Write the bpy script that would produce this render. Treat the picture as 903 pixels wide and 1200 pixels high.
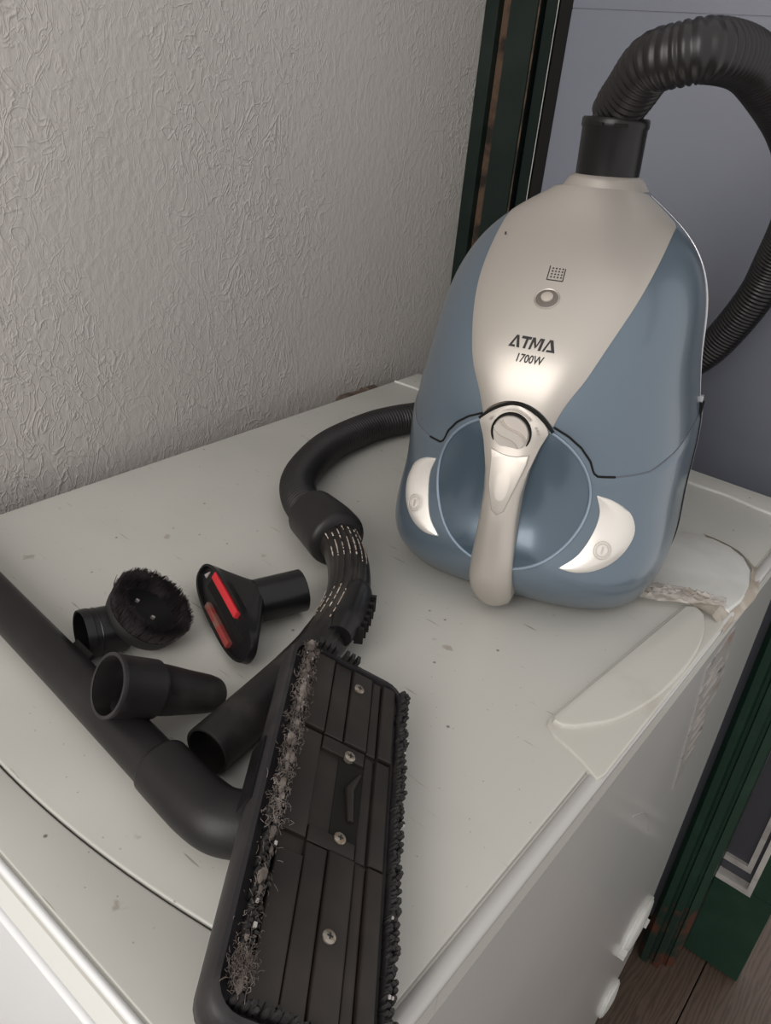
import bpy, bmesh, math, random
from mathutils import Vector, Matrix, noise
random.seed(7)
for o in list(bpy.data.objects): bpy.data.objects.remove(o)
S = bpy.context.scene
COL = S.collection
H = 0.89                       # height of the appliance top above the floor; modelling coordinates have z = 0 there

# ------------------------------------------------------------------ camera
cam_d = bpy.data.cameras.new('camera'); cam = bpy.data.objects.new('camera', cam_d); COL.objects.link(cam)
right = Vector((0.76811636, 0.63425582, 0.08784544)); up = Vector((-0.36913818, 0.32653188, 0.87012294)); fwd = Vector((-0.5231962, 0.70078277, -0.48494252))
m = Matrix((right, up, -fwd)).transposed().to_4x4(); m.translation = Vector((0.1, -0.9536, 0.4 + H)); cam.matrix_world = m
cam_d.sensor_fit = 'VERTICAL'; cam_d.sensor_height = 36.0; cam_d.lens = 932.67 / 1200 * 36.0
cam_d.clip_start = 0.01; cam_d.clip_end = 50
S.camera = cam
# ------------------------------------------------------------------ light, world, exposure
wd = bpy.data.worlds.new('world'); S.world = wd; wd.use_nodes = True
wd.node_tree.nodes['Background'].inputs[0].default_value = (1.0, 0.975, 0.95, 1); wd.node_tree.nodes['Background'].inputs[1].default_value = 0.62

def area(name, loc, target, sx, sy, power, col):
    d = bpy.data.lights.new(name, 'AREA'); d.shape = 'RECTANGLE'; d.size = sx; d.size_y = sy; d.energy = power; d.color = col
    o = bpy.data.objects.new(name, d); COL.objects.link(o); loc = Vector(loc); loc.z += H; t = Vector(target); t.z += H
    o.location = loc; o.rotation_euler = (t - loc).to_track_quat('-Z', 'Y').to_euler(); return o
area('window_light', (-0.25, -2.7, 1.0), (-0.25, -0.45, 0.0), 1.8, 1.8, 34, (1.0, 0.965, 0.92))
S.view_settings.view_transform = 'Standard'; S.view_settings.look = 'None'; S.view_settings.gamma = 1; S.view_settings.use_curve_mapping = False
S.view_settings.exposure = 0.45

# ------------------------------------------------------------------ helpers
def V(*a): return Vector(a)
BASE = {}
def props(o, label=None, cat=None, group=None, kind=None):
    if label: o['label'] = label
    if cat: o['category'] = cat
    if group: o['group'] = group
    if kind: o['kind'] = kind
    return o
def thing(name, base, label, cat, group=None):
    o = bpy.data.objects.new(name, None); COL.objects.link(o); o.empty_display_size = 0.02
    b = Vector(base); o.location = b + V(0, 0, H); BASE[o.name] = b
    return props(o, label, cat, group)
class MB:
    def __init__(s): s.v = []; s.f = []
    def add(s, vs, fs):
        k = len(s.v); s.v += [Vector(p) for p in vs]; s.f += [tuple(i + k for i in f) for f in fs]; return s
    def grid(s, rows, cu=False, flip=False):
        """rows: list of equally long point lists; cu closes each row"""
        n = len(rows[0]); vs = [p for r in rows for p in r]; fs = []
        for i in range(len(rows) - 1):
            for j in range(n if cu else n - 1):
                a = i * n + j; b = i * n + (j + 1) % n; c = b + n; d = a + n
                fs.append((d, c, b, a) if flip else (a, b, c, d))
        return s.add(vs, fs)
    def cap(s, pts, flip=False):
        idx = list(range(len(pts))); return s.add(pts, [tuple(reversed(idx)) if flip else tuple(idx)])
    def box(s, lo, hi):
        x0, y0, z0 = lo; x1, y1, z1 = hi
        return s.add([(x0,y0,z0),(x1,y0,z0),(x1,y1,z0),(x0,y1,z0),(x0,y0,z1),(x1,y0,z1),(x1,y1,z1),(x0,y1,z1)],
                     [(3,2,1,0),(4,5,6,7),(0,1,5,4),(1,2,6,5),(2,3,7,6),(3,0,4,7)])
    def obox(s, c, ex, ey, ez):
        c = Vector(c); vs = [c + sx*ex + sy*ey + sz*ez for sz in (-1,1) for sx, sy in ((-1,-1),(1,-1),(1,1),(-1,1))]
        return s.add(vs, [(3,2,1,0),(4,5,6,7),(0,1,5,4),(1,2,6,5),(2,3,7,6),(3,0,4,7)])
    def tube(s, path, rad, seg=24, caps=True, sq=None):
        path = [Vector(p) for p in path]; n = len(path)
        if not hasattr(rad, '__len__'): rad = [rad] * n
        tg = []
        for i in range(n):
            t = path[min(i+1, n-1)] - path[max(i-1, 0)]
            if t.length < 1e-9: t = tg[-1] if tg else V(0,0,1)
            tg.append(t.normalized())
        nv = tg[0].orthogonal().normalized(); rows = []
        if sq is not None:
            nv = (Vector(sq) - Vector(sq).dot(tg[0]) * tg[0]).normalized()
        for i in range(n):
            nv = (nv - nv.dot(tg[i]) * tg[i])
            nv = nv.normalized() if nv.length > 1e-9 else tg[i].orthogonal().normalized()
            bv = tg[i].cross(nv); r = rad[i]
            rows.append([path[i] + r * (math.cos(2*math.pi*k/seg) * nv + math.sin(2*math.pi*k/seg) * bv) for k in range(seg)])
        s.grid(rows, True)
        if caps: s.cap(rows[0], True); s.cap(rows[-1])
        return s
    def lathe(s, c, axis, prof, seg=32, ref=None, sx=1.0, sy=1.0, caps=True):
        """prof: list of (radius, height along axis)"""
        c = Vector(c); ax = Vector(axis).normalized(); e1 = (Vector(ref) - Vector(ref).dot(ax)*ax).normalized() if ref else ax.orthogonal().normalized(); e2 = ax.cross(e1)
        rows = [[c + ax*h + r*(sx*math.cos(2*math.pi*k/seg)*e1 + sy*math.sin(2*math.pi*k/seg)*e2) for k in range(seg)] for r, h in prof]
        s.grid(rows, True)
        if caps and prof[0][0] > 1e-6: s.cap(rows[0], True)
        if caps and prof[-1][0] > 1e-6: s.cap(rows[-1])
        return s
    def slab(s, out, z0, z1, bev=0.001, fn=None):
        """prism over a CCW outline (x, y) with a rounded top edge; fn maps (x, y, z) to space"""
        fn = fn or (lambda x, y, z: V(x, y, z)); n = len(out)
        def inset(d):
            r = []
            for i in range(n):
                p = Vector(out[i]); a = Vector(out[i-1]); b = Vector(out[(i+1) % n])
                e1 = (p - a); e2 = (b - p)
                n1 = V(-e1.y, e1.x).normalized() if e1.length > 1e-9 else V(0,0); n2 = V(-e2.y, e2.x).normalized() if e2.length > 1e-9 else V(0,0)
                mm = n1 + n2; mm = mm.normalized() if mm.length > 1e-6 else n1
                k = max(0.5, mm.dot(n1)); r.append(p + mm * (d / k))
            return r
        rows = [[fn(p[0], p[1], z0) for p in out]]
        for a in (0, 30, 60, 90):
            q = math.radians(a); rows.append([fn(p.x, p.y, z1 - bev + bev*math.sin(q)) for p in inset(bev*(1-math.cos(q)))])
        s.grid(rows, True); s.cap(rows[0], True); s.cap(rows[-1]); return s
    def build(s, name, mat, parent=None, base=None, smooth=40, **pr):
        b = BASE[parent.name] if parent is not None else Vector(base or (0, 0, 0))
        me = bpy.data.meshes.new(name); me.from_pydata([p - b for p in s.v], [], s.f)
        bm = bmesh.new(); bm.from_mesh(me); bmesh.ops.remove_doubles(bm, verts=bm.verts, dist=1e-6)
        bmesh.ops.recalc_face_normals(bm, faces=bm.faces); bm.to_mesh(me); bm.free()
        o = bpy.data.objects.new(name, me); COL.objects.link(o); me.materials.append(mat)
        if smooth:
            me.shade_smooth()
            try: me.set_sharp_from_angle(angle=math.radians(smooth))
            except Exception: pass
        if parent is not None: o.parent = parent
        else: o.location = b + V(0, 0, H)
        BASE[o.name] = b
        return props(o, **pr)
def spline(pts, per=12):
    P = [Vector(p) for p in pts]; P = [2*P[0]-P[1]] + P + [2*P[-1]-P[-2]]; out = []
    for i in range(1, len(P) - 2):
        p0, p1, p2, p3 = P[i-1:i+3]
        for k in range(per):
            t = k / per
            out.append(0.5*((2*p1) + (p2-p0)*t + (2*p0-5*p1+4*p2-p3)*t*t + (3*p1-p0-3*p2+p3)*t**3))
    out.append(P[-2]); return out
def lut(tab, x):
    if x <= tab[0][0]: return tab[0][1]
    for (x0, y0), (x1, y1) in zip(tab, tab[1:]):
        if x <= x1: return y0 + (y1-y0)*(x-x0)/(x1-x0)
    return tab[-1][1]
def cub(tab):
    x = [p[0] for p in tab]; y = [p[1] for p in tab]; n = len(x); h = [x[i+1]-x[i] for i in range(n-1)]
    c = [0.0]*n; d = [0.0]*n; mm = [0.0]*n
    for i in range(1, n-1):
        al = 6*((y[i+1]-y[i])/h[i] - (y[i]-y[i-1])/h[i-1]); den = 2*(h[i-1]+h[i]) - h[i-1]*c[i-1]
        c[i] = h[i]/den; d[i] = (al - h[i-1]*d[i-1])/den
    for i in range(n-2, 0, -1): mm[i] = d[i] - c[i]*mm[i+1]
    def f(q):
        q = min(max(q, x[0]), x[-1]); i = 0
        while i < n-2 and q > x[i+1]: i += 1
        A = (x[i+1]-q)/h[i]; B = (q-x[i])/h[i]
        return A*y[i]+B*y[i+1]+((A**3-A)*mm[i]+(B**3-B)*mm[i+1])*h[i]**2/6
    return f

# ------------------------------------------------------------------ materials
def mat(name, col, rough=0.5, metal=0.0, spec=0.5, coat=0.0, var=None, vscale=8, vlo=0.45, vhi=0.65, bump=0.0, bscale=60, alpha=None, trans=0, stretch=None, layers=(), detail=6):
    """base colour + optional blotches of a second colour (noise) + bump + extra layers (colour, scale, lo, hi, kind)"""
    M = bpy.data.materials.new(name); M.use_nodes = True; nt = M.node_tree; N = nt.nodes; L = nt.links; b = N['Principled BSDF']
    b.inputs['Roughness'].default_value = rough; b.inputs['Metallic'].default_value = metal; b.inputs['Specular IOR Level'].default_value = spec; b.inputs['Coat Weight'].default_value = coat
    b.inputs['Coat Roughness'].default_value = 0.08
    if alpha is not None: b.inputs['Alpha'].default_value = alpha
    if trans: b.inputs['Transmission Weight'].default_value = trans
    b.inputs['Base Color'].default_value = (*col, 1)
    tc = N.new('ShaderNodeTexCoord'); mp = N.new('ShaderNodeMapping'); L.new(tc.outputs['Object'], mp.inputs[0])
    if stretch: mp.inputs['Scale'].default_value = stretch
    cur = None
    ll = ([(var, vscale, vlo, vhi, 'noise')] if var else []) + list(layers)
    for c2, sc, lo, hi, kd in ll:
        if kd in ('noise', 'scr'): t = N.new('ShaderNodeTexNoise'); t.inputs['Detail'].default_value = detail; out = t.outputs['Fac']
        elif kd == 'wave': t = N.new('ShaderNodeTexWave'); t.inputs['Distortion'].default_value = 14; t.inputs['Detail'].default_value = 3; out = t.outputs['Fac']
        else: t = N.new('ShaderNodeTexVoronoi'); out = t.outputs['Distance']
        if kd == 'scr':
            m2 = N.new('ShaderNodeMapping'); m2.inputs['Rotation'].default_value = (0, 0, 0.9); m2.inputs['Scale'].default_value = (3, 42, 1); L.new(tc.outputs['Object'], m2.inputs[0])
        t.inputs['Scale'].default_value = sc; L.new((m2 if kd == 'scr' else mp).outputs[0], t.inputs['Vector'])
        r = N.new('ShaderNodeMapRange'); r.inputs[1].default_value = lo; r.inputs[2].default_value = hi; L.new(out, r.inputs[0])
        mx = N.new('ShaderNodeMix'); mx.data_type = 'RGBA'; L.new(r.outputs[0], mx.inputs[0])
        if cur is None: mx.inputs[6].default_value = (*col, 1)
        else: L.new(cur, mx.inputs[6])
        mx.inputs[7].default_value = (*c2, 1); cur = mx.outputs[2]
    if cur is not None: L.new(cur, b.inputs['Base Color'])
    if bump:
        t = N.new('ShaderNodeTexNoise'); t.inputs['Scale'].default_value = bscale; t.inputs['Detail'].default_value = 8; L.new(mp.outputs[0], t.inputs['Vector'])
        bp = N.new('ShaderNodeBump'); bp.inputs['Strength'].default_value = bump; bp.inputs['Distance'].default_value = 0.002; L.new(t.outputs['Fac'], bp.inputs['Height']); L.new(bp.outputs[0], b.inputs['Normal'])
    return M
M = {}
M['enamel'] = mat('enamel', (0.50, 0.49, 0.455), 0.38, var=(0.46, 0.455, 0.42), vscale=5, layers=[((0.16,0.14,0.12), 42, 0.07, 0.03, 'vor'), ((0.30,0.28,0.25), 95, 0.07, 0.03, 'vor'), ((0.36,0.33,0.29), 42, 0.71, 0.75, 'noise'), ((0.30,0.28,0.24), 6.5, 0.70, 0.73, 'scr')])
M['enamel_front_lit'] = mat('enamel_front_lit', (0.80, 0.81, 0.82), 0.3)  # lighter enamel copy: strong light on the front is painted in
M['band_lit'] = mat('band_lit', (0.66, 0.66, 0.63), 0.35)  # paler copy: paints the light caught by the front bevel
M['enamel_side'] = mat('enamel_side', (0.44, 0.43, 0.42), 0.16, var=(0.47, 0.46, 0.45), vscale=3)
M['cap_white'] = mat('cap_white', (0.60, 0.60, 0.58), 0.35, var=(0.50, 0.49, 0.46), vscale=14)
M['pad'] = mat('pad', (0.52, 0.505, 0.46), 0.35, var=(0.43, 0.40, 0.35), vscale=18, vlo=0.55, vhi=0.75)
M['tape'] = mat('tape', (0.36, 0.30, 0.24), 0.3, alpha=0.8, var=(0.5, 0.45, 0.38), vscale=60)
M['wrap'] = mat('wrap', (0.58, 0.53, 0.48), 0.16, alpha=0.6, var=(0.36, 0.31, 0.26), vscale=45)
M['groove'] = mat('groove', (0.07, 0.066, 0.06), 0.8, spec=0.2)
M['gap'] = mat('gap', (0.010, 0.0095, 0.009), 0.8, spec=0.2)
M['label'] = mat('label', (0.42, 0.40, 0.385), 0.22, 0.15, layers=[((0.60,0.57,0.54), 30, 0.56, 0.66, 'noise'), ((0.22,0.20,0.19), 55, 0.62, 0.68, 'noise'), ((0.40,0.27,0.23), 24, 0.60, 0.68, 'noise')], stretch=(1, 0.6, 1.5))
M['black'] = mat('black', (0.009, 0.008, 0.0088), 0.42, spec=0.35, var=(0.020, 0.018, 0.0185), vscale=14, vlo=0.4, vhi=0.8, bump=0.05, bscale=400)
M['black_dusty'] = mat('black_dusty', (0.013, 0.012, 0.012), 0.5, spec=0.35, var=(0.055, 0.048, 0.040), vscale=30, vlo=0.5, vhi=0.85, bump=0.08, bscale=500)
M['black_gloss'] = mat('black_gloss', (0.007, 0.007, 0.0075), 0.30, spec=0.35, var=(0.014, 0.013, 0.014), vscale=12)
M['black_sole'] = mat('black_sole', (0.017, 0.0135, 0.012), 0.45, spec=0.35, var=(0.042, 0.032, 0.025), vscale=22, vlo=0.45, vhi=0.85, layers=[((0.10,0.075,0.05), 16, 0.66, 0.80, 'noise')])
M['housing'] = mat('housing', (0.022, 0.020, 0.0215), 0.5, spec=0.35, var=(0.036, 0.033, 0.033), vscale=40, bump=0.06, bscale=700)
M['hose'] = mat('hose', (0.009, 0.008, 0.0085), 0.36, spec=0.5, var=(0.020, 0.018, 0.018), vscale=10)
M['grip'] = mat('grip', (0.013, 0.0115, 0.011), 0.36, spec=0.4, var=(0.05, 0.045, 0.04), vscale=30, vlo=0.45, vhi=0.8)
M['worn'] = mat('worn', (0.45, 0.37, 0.30), 0.5, var=(0.7, 0.62, 0.55), vscale=200)
M['bristle'] = mat('bristle', (0.012, 0.011, 0.011), 0.6)
M['bristle_brush'] = mat('bristle_brush', (0.028, 0.022, 0.024), 0.55, var=(0.085, 0.07, 0.075), vscale=60)
M['lint'] = mat('lint', (0.10, 0.080, 0.070), 0.9, var=(0.26, 0.22, 0.20), vscale=90)
M['crumb'] = mat('crumb', (0.42, 0.39, 0.37), 0.8)
M['screw'] = mat('screw', (0.34, 0.31, 0.27), 0.4, 0.7, var=(0.2, 0.15, 0.10), vscale=300)
M['red'] = mat('red', (0.62, 0.025, 0.035), 0.7, bump=0.4, bscale=1500)
M['red_dusty'] = mat('red_dusty', (0.30, 0.04, 0.035), 0.8, var=(0.22, 0.12, 0.09), vscale=90, bump=0.4, bscale=1500)
M['blue'] = mat('blue', (0.132, 0.172, 0.214), 0.28, 0.4, coat=0.3)
M['blue_lens'] = mat('blue_lens', (0.085, 0.120, 0.155), 0.2, 0.4, coat=0.4)
M['blue_rim'] = mat('blue_rim', (0.30, 0.37, 0.46), 0.25, 0.5)
M['silver'] = mat('silver', (0.50, 0.462, 0.42), 0.38, 0.5, coat=0.1)
M['silver_lit'] = mat('silver_lit', (0.78, 0.745, 0.70), 0.32, 0.35)  # silver made paler to paint the light the pedals reflect
M['knob'] = mat('knob', (0.60, 0.555, 0.51), 0.38, 0.3)
M['base_shell'] = mat('base_shell', (0.16, 0.165, 0.19), 0.3, 0.2)
M['trim_grey'] = mat('trim_grey', (0.55, 0.54, 0.55), 0.2, 0.6)
M['ink'] = mat('ink', (0.012, 0.011, 0.012), 0.5)
M['faded'] = mat('faded', (0.36, 0.31, 0.29), 0.5)
M['recess_shade'] = mat('recess_shade', (0.16, 0.14, 0.125), 0.4, 0.3)  # dark brown paints the shade inside the button's hollow
M['mark'] = mat('mark', (0.42, 0.37, 0.33), 0.5)
M['green'] = mat('green', (0.011, 0.034, 0.022), 0.42, spec=0.35, var=(0.021, 0.052, 0.036), vscale=20, vlo=0.5, vhi=0.9, layers=[((0.11,0.055,0.03), 9, 0.70, 0.76, 'noise')])
M['green_dark'] = mat('green_dark', (0.005, 0.012, 0.0095), 0.4, spec=0.3, var=(0.010, 0.018, 0.015), vscale=12)
M['rust'] = mat('rust', (0.105, 0.062, 0.038), 0.8, var=(0.022, 0.014, 0.010), vscale=38, vlo=0.42, vhi=0.6, bump=0.5, bscale=150)
M['rusty_green'] = mat('rusty_green', (0.010, 0.024, 0.018), 0.5, layers=[((0.075,0.026,0.015), 22, 0.47, 0.58, 'noise')], bump=0.3, bscale=120)
M['pane'] = mat('pane', (0.175, 0.185, 0.225), 0.32, var=(0.19, 0.205, 0.245), vscale=3)
M['bead'] = mat('bead', (0.42, 0.40, 0.38), 0.4, var=(0.27, 0.25, 0.24), vscale=25)
M['glass'] = mat('glass', (0.045, 0.045, 0.055), 0.12)
M['pipe'] = mat('pipe', (0.14, 0.10, 0.075), 0.6, 0.3, var=(0.06, 0.045, 0.035), vscale=60, bump=0.3)
M['plank'] = mat('plank', (0.085, 0.057, 0.042), 0.5, layers=[((0.055,0.036,0.026), 7, 0.35, 0.85, 'wave'), ((0.11,0.078,0.056), 40, 0.55, 0.8, 'noise')], stretch=(6, 0.7, 6))
# textured plaster: raised, wormy trowel ridges over a fine grain
def plaster():
    Mx = bpy.data.materials.new('plaster'); Mx.use_nodes = True; nt = Mx.node_tree; N = nt.nodes; L = nt.links; b = N['Principled BSDF']
    b.inputs['Roughness'].default_value = 0.36
    tc = N.new('ShaderNodeTexCoord'); mp = N.new('ShaderNodeMapping'); mp.inputs['Scale'].default_value = (1, 1, 0.62); L.new(tc.outputs['Object'], mp.inputs[0])
    def noise_(scale, detail, dist=0.0):
        t = N.new('ShaderNodeTexNoise'); t.inputs['Scale'].default_value = scale; t.inputs['Detail'].default_value = detail; t.inputs['Distortion'].default_value = dist; L.new(mp.outputs[0], t.inputs['Vector']); return t.outputs['Fac']
    def math_(op, a, c=None):
        x = N.new('ShaderNodeMath'); x.operation = op
        for i, k in enumerate((a, c)):
            if k is None: continue
            if hasattr(k, 'links'): L.new(k, x.inputs[i])
            else: x.inputs[i].default_value = k
        return x.outputs[0]
    def ridge(scale, width, dist):
        d = math_('ABSOLUTE', math_('SUBTRACT', noise_(scale, 2, dist), 0.5)); r = N.new('ShaderNodeMapRange'); r.interpolation_type = 'SMOOTHSTEP'
        r.inputs[1].default_value = width; r.inputs[2].default_value = 0.0; L.new(d, r.inputs[0]); return r.outputs[0]
    h = math_('ADD', math_('MULTIPLY', ridge(30, 0.025, 1.3), 0.8), math_('MULTIPLY', ridge(74, 0.05, 1.0), 0.55))
    mk = N.new('ShaderNodeMapRange'); mk.inputs[1].default_value = 0.38; mk.inputs[2].default_value = 0.62; mk.inputs[3].default_value = 0.15; L.new(noise_(5.5, 4), mk.inputs[0]); h = math_('MULTIPLY', h, mk.outputs[0])
    h = math_('ADD', h, math_('MULTIPLY', noise_(150, 5), 1.1)); h = math_('ADD', h, math_('MULTIPLY', noise_(14, 3), 0.6))
    bp = N.new('ShaderNodeBump'); bp.inputs['Strength'].default_value = 0.45; bp.inputs['Distance'].default_value = 0.0022; L.new(h, bp.inputs['Height']); L.new(bp.outputs[0], b.inputs['Normal'])
    mx = N.new('ShaderNodeMix'); mx.data_type = 'RGBA'; mx.inputs[6].default_value = (0.465, 0.435, 0.41, 1); mx.inputs[7].default_value = (0.52, 0.49, 0.465, 1); L.new(noise_(5, 5), mx.inputs[0]); L.new(mx.outputs[2], b.inputs['Base Color'])
    return Mx
M['plaster'] = plaster()

# ------------------------------------------------------------------ the setting
MB().box((-0.755, -3.2, -H), (-0.605, 0.10, 1.55)).build('wall_left', M['plaster'], base=(-0.68, -1.5, -H), smooth=0, kind='structure', label='grey textured plaster wall behind the appliance')
fl = MB().box((-0.755, -3.2, -H-0.06), (1.6, 0.75, -H-0.012)).build('floor', M['gap'], base=(0, 0, -H), smooth=0, kind='structure', label='brown wooden plank floor')
x = 0.093 - 0.19*4
while x < 1.55:
    y = -3.2 + random.uniform(0.2, 0.9)
    cuts = [-3.2]
    while y < 0.75: cuts.append(y); y += 1.25
    cuts.append(0.75)
    if abs(x + 0.095 - 0.093) < 0.2: cuts = [-3.2, -1.7, -0.5, 0.75]
    for y0, y1 in zip(cuts, cuts[1:]):
        out = [(x+0.001, y0+0.001), (x+0.189, y0+0.001), (x+0.189, y1-0.001), (x+0.001, y1-0.001)]
        MB().slab(out, -H-0.012, -H, 0.001).build('plank', M['plank'], fl, smooth=0)
    x += 0.19
# door set in the far wall: left jamb (moulded steel), blue-grey panel, right post, narrow glazed leaf
Z0, Z1 = -H, 1.35
def vprism(prof, z0, z1):
    """vertical extrusion of an (x, y) outline"""
    b = MB(); rows = [[V(px, py, z) for px, py in prof] for z in (z0, z1)]; b.grid(rows, True); b.cap(rows[0], True); b.cap(rows[1]); return b
fr = thing('door_frame', (-0.55, 0.12, -H), 'dark green steel door jamb with a rusty groove beside plaster wall', 'door frame'); props(fr, kind='structure')
del fr['category']; fr.name = 'trim_1'; BASE['trim_1'] = V(-0.55, 0.12, -H)
vprism([(-0.640,0.0995),(-0.584,0.0995),(-0.584,0.16),(-0.640,0.16)], Z0, Z1).build('edge_strip', M['green_dark'], fr, smooth=0)
vprism([(-0.584,0.112),(-0.566,0.110),(-0.566,0.16),(-0.584,0.16)], Z0, Z1).build('rusty_groove', M['rust'], fr, smooth=0)
vprism([(-0.566,0.100),(-0.526,0.100),(-0.524,0.103),(-0.524,0.16),(-0.566,0.16)], Z0, Z1).build('face_strip', M['green_dark'], fr, smooth=0)
MB().tube([V(-0.523,0.101,Z0), V(-0.523,0.101,Z1)], 0.0012, 8).build('rust_highlight_bead', M['rust'], fr)
vprism([(-0.522,0.116),(-0.516,0.116),(-0.516,0.16),(-0.522,0.16)], Z0, Z1).build('shadow_groove', M['gap'], fr, smooth=0)
vprism([(-0.516,0.106),(-0.500,0.104),(-0.500,0.16),(-0.516,0.16)], Z0, Z1).build('inner_strip', M['green_dark'], fr, smooth=0)
MB().tube([V(-0.4985,0.105,Z0), V(-0.4985,0.105,Z1)], 0.0007, 8).build('rust_highlight_bead', M['bead'], fr)  # pale grey paints the highlight along the jamb's inner edge
vprism([(-0.497,0.108),(-0.486,0.118),(-0.486,0.16),(-0.497,0.16)], Z0, Z1).build('rebate', M['gap'], fr, smooth=0)
door = MB().box((-0.49, 0.120, Z0), (0.0, 0.15, 0.487)).build('door_1', M['pane'], base=(-0.25, 0.13, -H), smooth=0, kind='structure', label='blue-grey painted door panel behind the vacuum cleaner')
MB().box((-0.49, 0.120, 0.4885), (0.0, 0.15, Z1)).build('upper_panel', M['pane'], door, smooth=0)
MB().box((-0.49, 0.1212, 0.486), (0.0, 0.149, 0.490)).build('panel_joint', M['pane'], door, smooth=0)
post = thing('trim_2', (0.026, 0.07, -H), 'dark green steel door post with rust patches near the floor', 'x'); del post['category']; props(post, kind='structure')
pf = [(-0.004,0.040),(0.004,0.030),(0.014,0.030),(0.0165,0.042),(0.021,0.042),(0.0235,0.034),(0.033,0.034),(0.036,0.050),(0.040,0.050),(0.042,0.046),(0.052,0.060),(0.052,0.15),(-0.004,0.15)]
vprism(pf, -0.80, Z1).build('moulded_post', M['green'], post, smooth=0)
vprism([(a-0.0006 if a < 0.02 else a+0.0006, b_-0.0006) for a, b_ in pf], -H, -0.74).build('rusted_foot', M['rusty_green'], post, smooth=0)
leaf = thing('door_2', (0.098, 0.11, -H), 'narrow dark green door leaf with grey-beaded dark glass', 'x'); del leaf['category']; props(leaf, kind='structure')
MB().slab([(0.053,0.0),(0.144,0.0),(0.144,1.0),(0.053,1.0)], 0, 1, 0.0, fn=lambda a, b_, c: V(a, 0.13-0.03*c, -H+0.006+b_*0.196)).build('bottom_rail', M['green'], leaf, smooth=0)
MB().box((0.109,0.102,-0.688),(0.144,0.13,Z1)).build('stile', M['green'], leaf, smooth=0)
MB().box((0.053,0.112,-0.688),(0.109,0.122,Z1)).build('glass_pane', M['glass'], leaf, smooth=0)
MB().box((0.053,0.096,-0.692),(0.109,0.112,-0.681)).box((0.101,0.096,-0.681),(0.109,0.112,Z1)).build('outer_bead', M['bead'], leaf, smooth=0)
MB().box((0.053,0.106,-0.657),(0.096,0.112,-0.646)).box((0.088,0.106,-0.646),(0.096,0.112,Z1)).build('inner_bead', M['bead'], leaf, smooth=0)
MB().box((-0.755,0.10,Z1),(1.6,0.25,1.55)).build('wall_back', M['plaster'], base=(0.3,0.2,Z1), smooth=0, kind='structure', label='plaster lintel wall above the green door')

# ------------------------------------------------------------------ the appliance
ap = thing('appliance', (-0.2875, -0.42, -H), 'white household appliance with scratched flat top carrying the vacuum cleaner', 'appliance')
def rrect(x0, y0, x1, y1, r, k=5):
    out = []
    for cx, cy, a0 in ((x1-r,y0+r,-90),(x1-r,y1-r,0),(x0+r,y1-r,90),(x0+r,y0+r,180)):
        for i in range(k+1):
            a = math.radians(a0 + 90*i/k); out.append((cx+r*math.cos(a), cy+r*math.sin(a)))
    return out
# cabinet: side profile in (y, z) with a cut lower back corner, extruded along x
prof = [(-0.855,-0.86),(-0.15,-0.86),(-0.052,-0.78),(-0.052,-0.028),(-0.855,-0.028)]
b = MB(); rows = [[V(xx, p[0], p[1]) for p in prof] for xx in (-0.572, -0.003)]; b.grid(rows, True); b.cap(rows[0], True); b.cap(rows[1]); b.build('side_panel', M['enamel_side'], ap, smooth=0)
MB().slab([(-0.572,-0.858),(-0.572,-0.012),(-0.003,-0.012),(-0.003,-0.858)][::-1], -0.8578, -0.850, 0, fn=lambda xx, z, y: V(xx, y, z)).build('front_panel', M['enamel_front_lit'], ap, smooth=0, label='white front panel with bright light put into its colour')
for fx in (-0.52, -0.06):
    for fy in (-0.80, -0.22):
        MB().lathe((fx, fy, -H), (0,0,1), [(0.022,0),(0.024,0.006),(0.016,0.02),(0.016,0.032)], 20).build('foot', M['black'], ap)
# top frame with rounded rim (front edge bevelled)
prof = [(0.0,-0.026),(0.0,-0.006),(-0.004,-0.003),(-0.840,-0.003),(-0.846,-0.0045),(-0.855,-0.0105),(-0.8565,-0.014),(-0.8565,-0.028)]
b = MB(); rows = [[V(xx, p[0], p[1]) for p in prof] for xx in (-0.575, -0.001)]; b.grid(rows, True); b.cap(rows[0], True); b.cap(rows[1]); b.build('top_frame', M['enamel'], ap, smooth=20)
MB().slab([(-0.574,0.0),(-0.002,0.0),(-0.002,1.0),(-0.574,1.0)], 0, 1, 0, fn=lambda a, c_, h_: V(a, -0.8455-0.0102*(1-c_)+0.0, -0.0048-0.0066*(1-c_)-0.0012*(1-h_)+0.0006)).build('front_band', M['band_lit'], ap, smooth=0)
def fy(xx): return -0.809 + 0.58*(xx+0.2875)**2
xs = [-0.575 + i*(0.575-0.012)/40 for i in range(41)]
lid_out = [(xx, fy(xx)+0.0007) for xx in xs] + [(-0.012, -0.049), (-0.05, -0.0475), (-0.09, -0.0425), (-0.13, -0.0445), (-0.575, -0.0605)]
MB().slab(lid_out, -0.004, 0.0, 0.0015).build('lid', M['enamel'], ap, smooth=30)
MB().slab([(-0.575,-0.840),(-0.012,-0.840)] + [(xx, fy(xx)-0.0007) for xx in reversed(xs)], -0.004, -0.0006, 0.0012).build('front_strip', M['enamel'], ap, smooth=30)
MB().slab([(xx, fy(xx)-0.0030) for xx in xs] + [(xx, fy(xx)+0.0030) for xx in reversed(xs)], -0.0034, -0.0026, 0.0001).build('lid_groove', M['groove'], ap, smooth=0)
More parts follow.
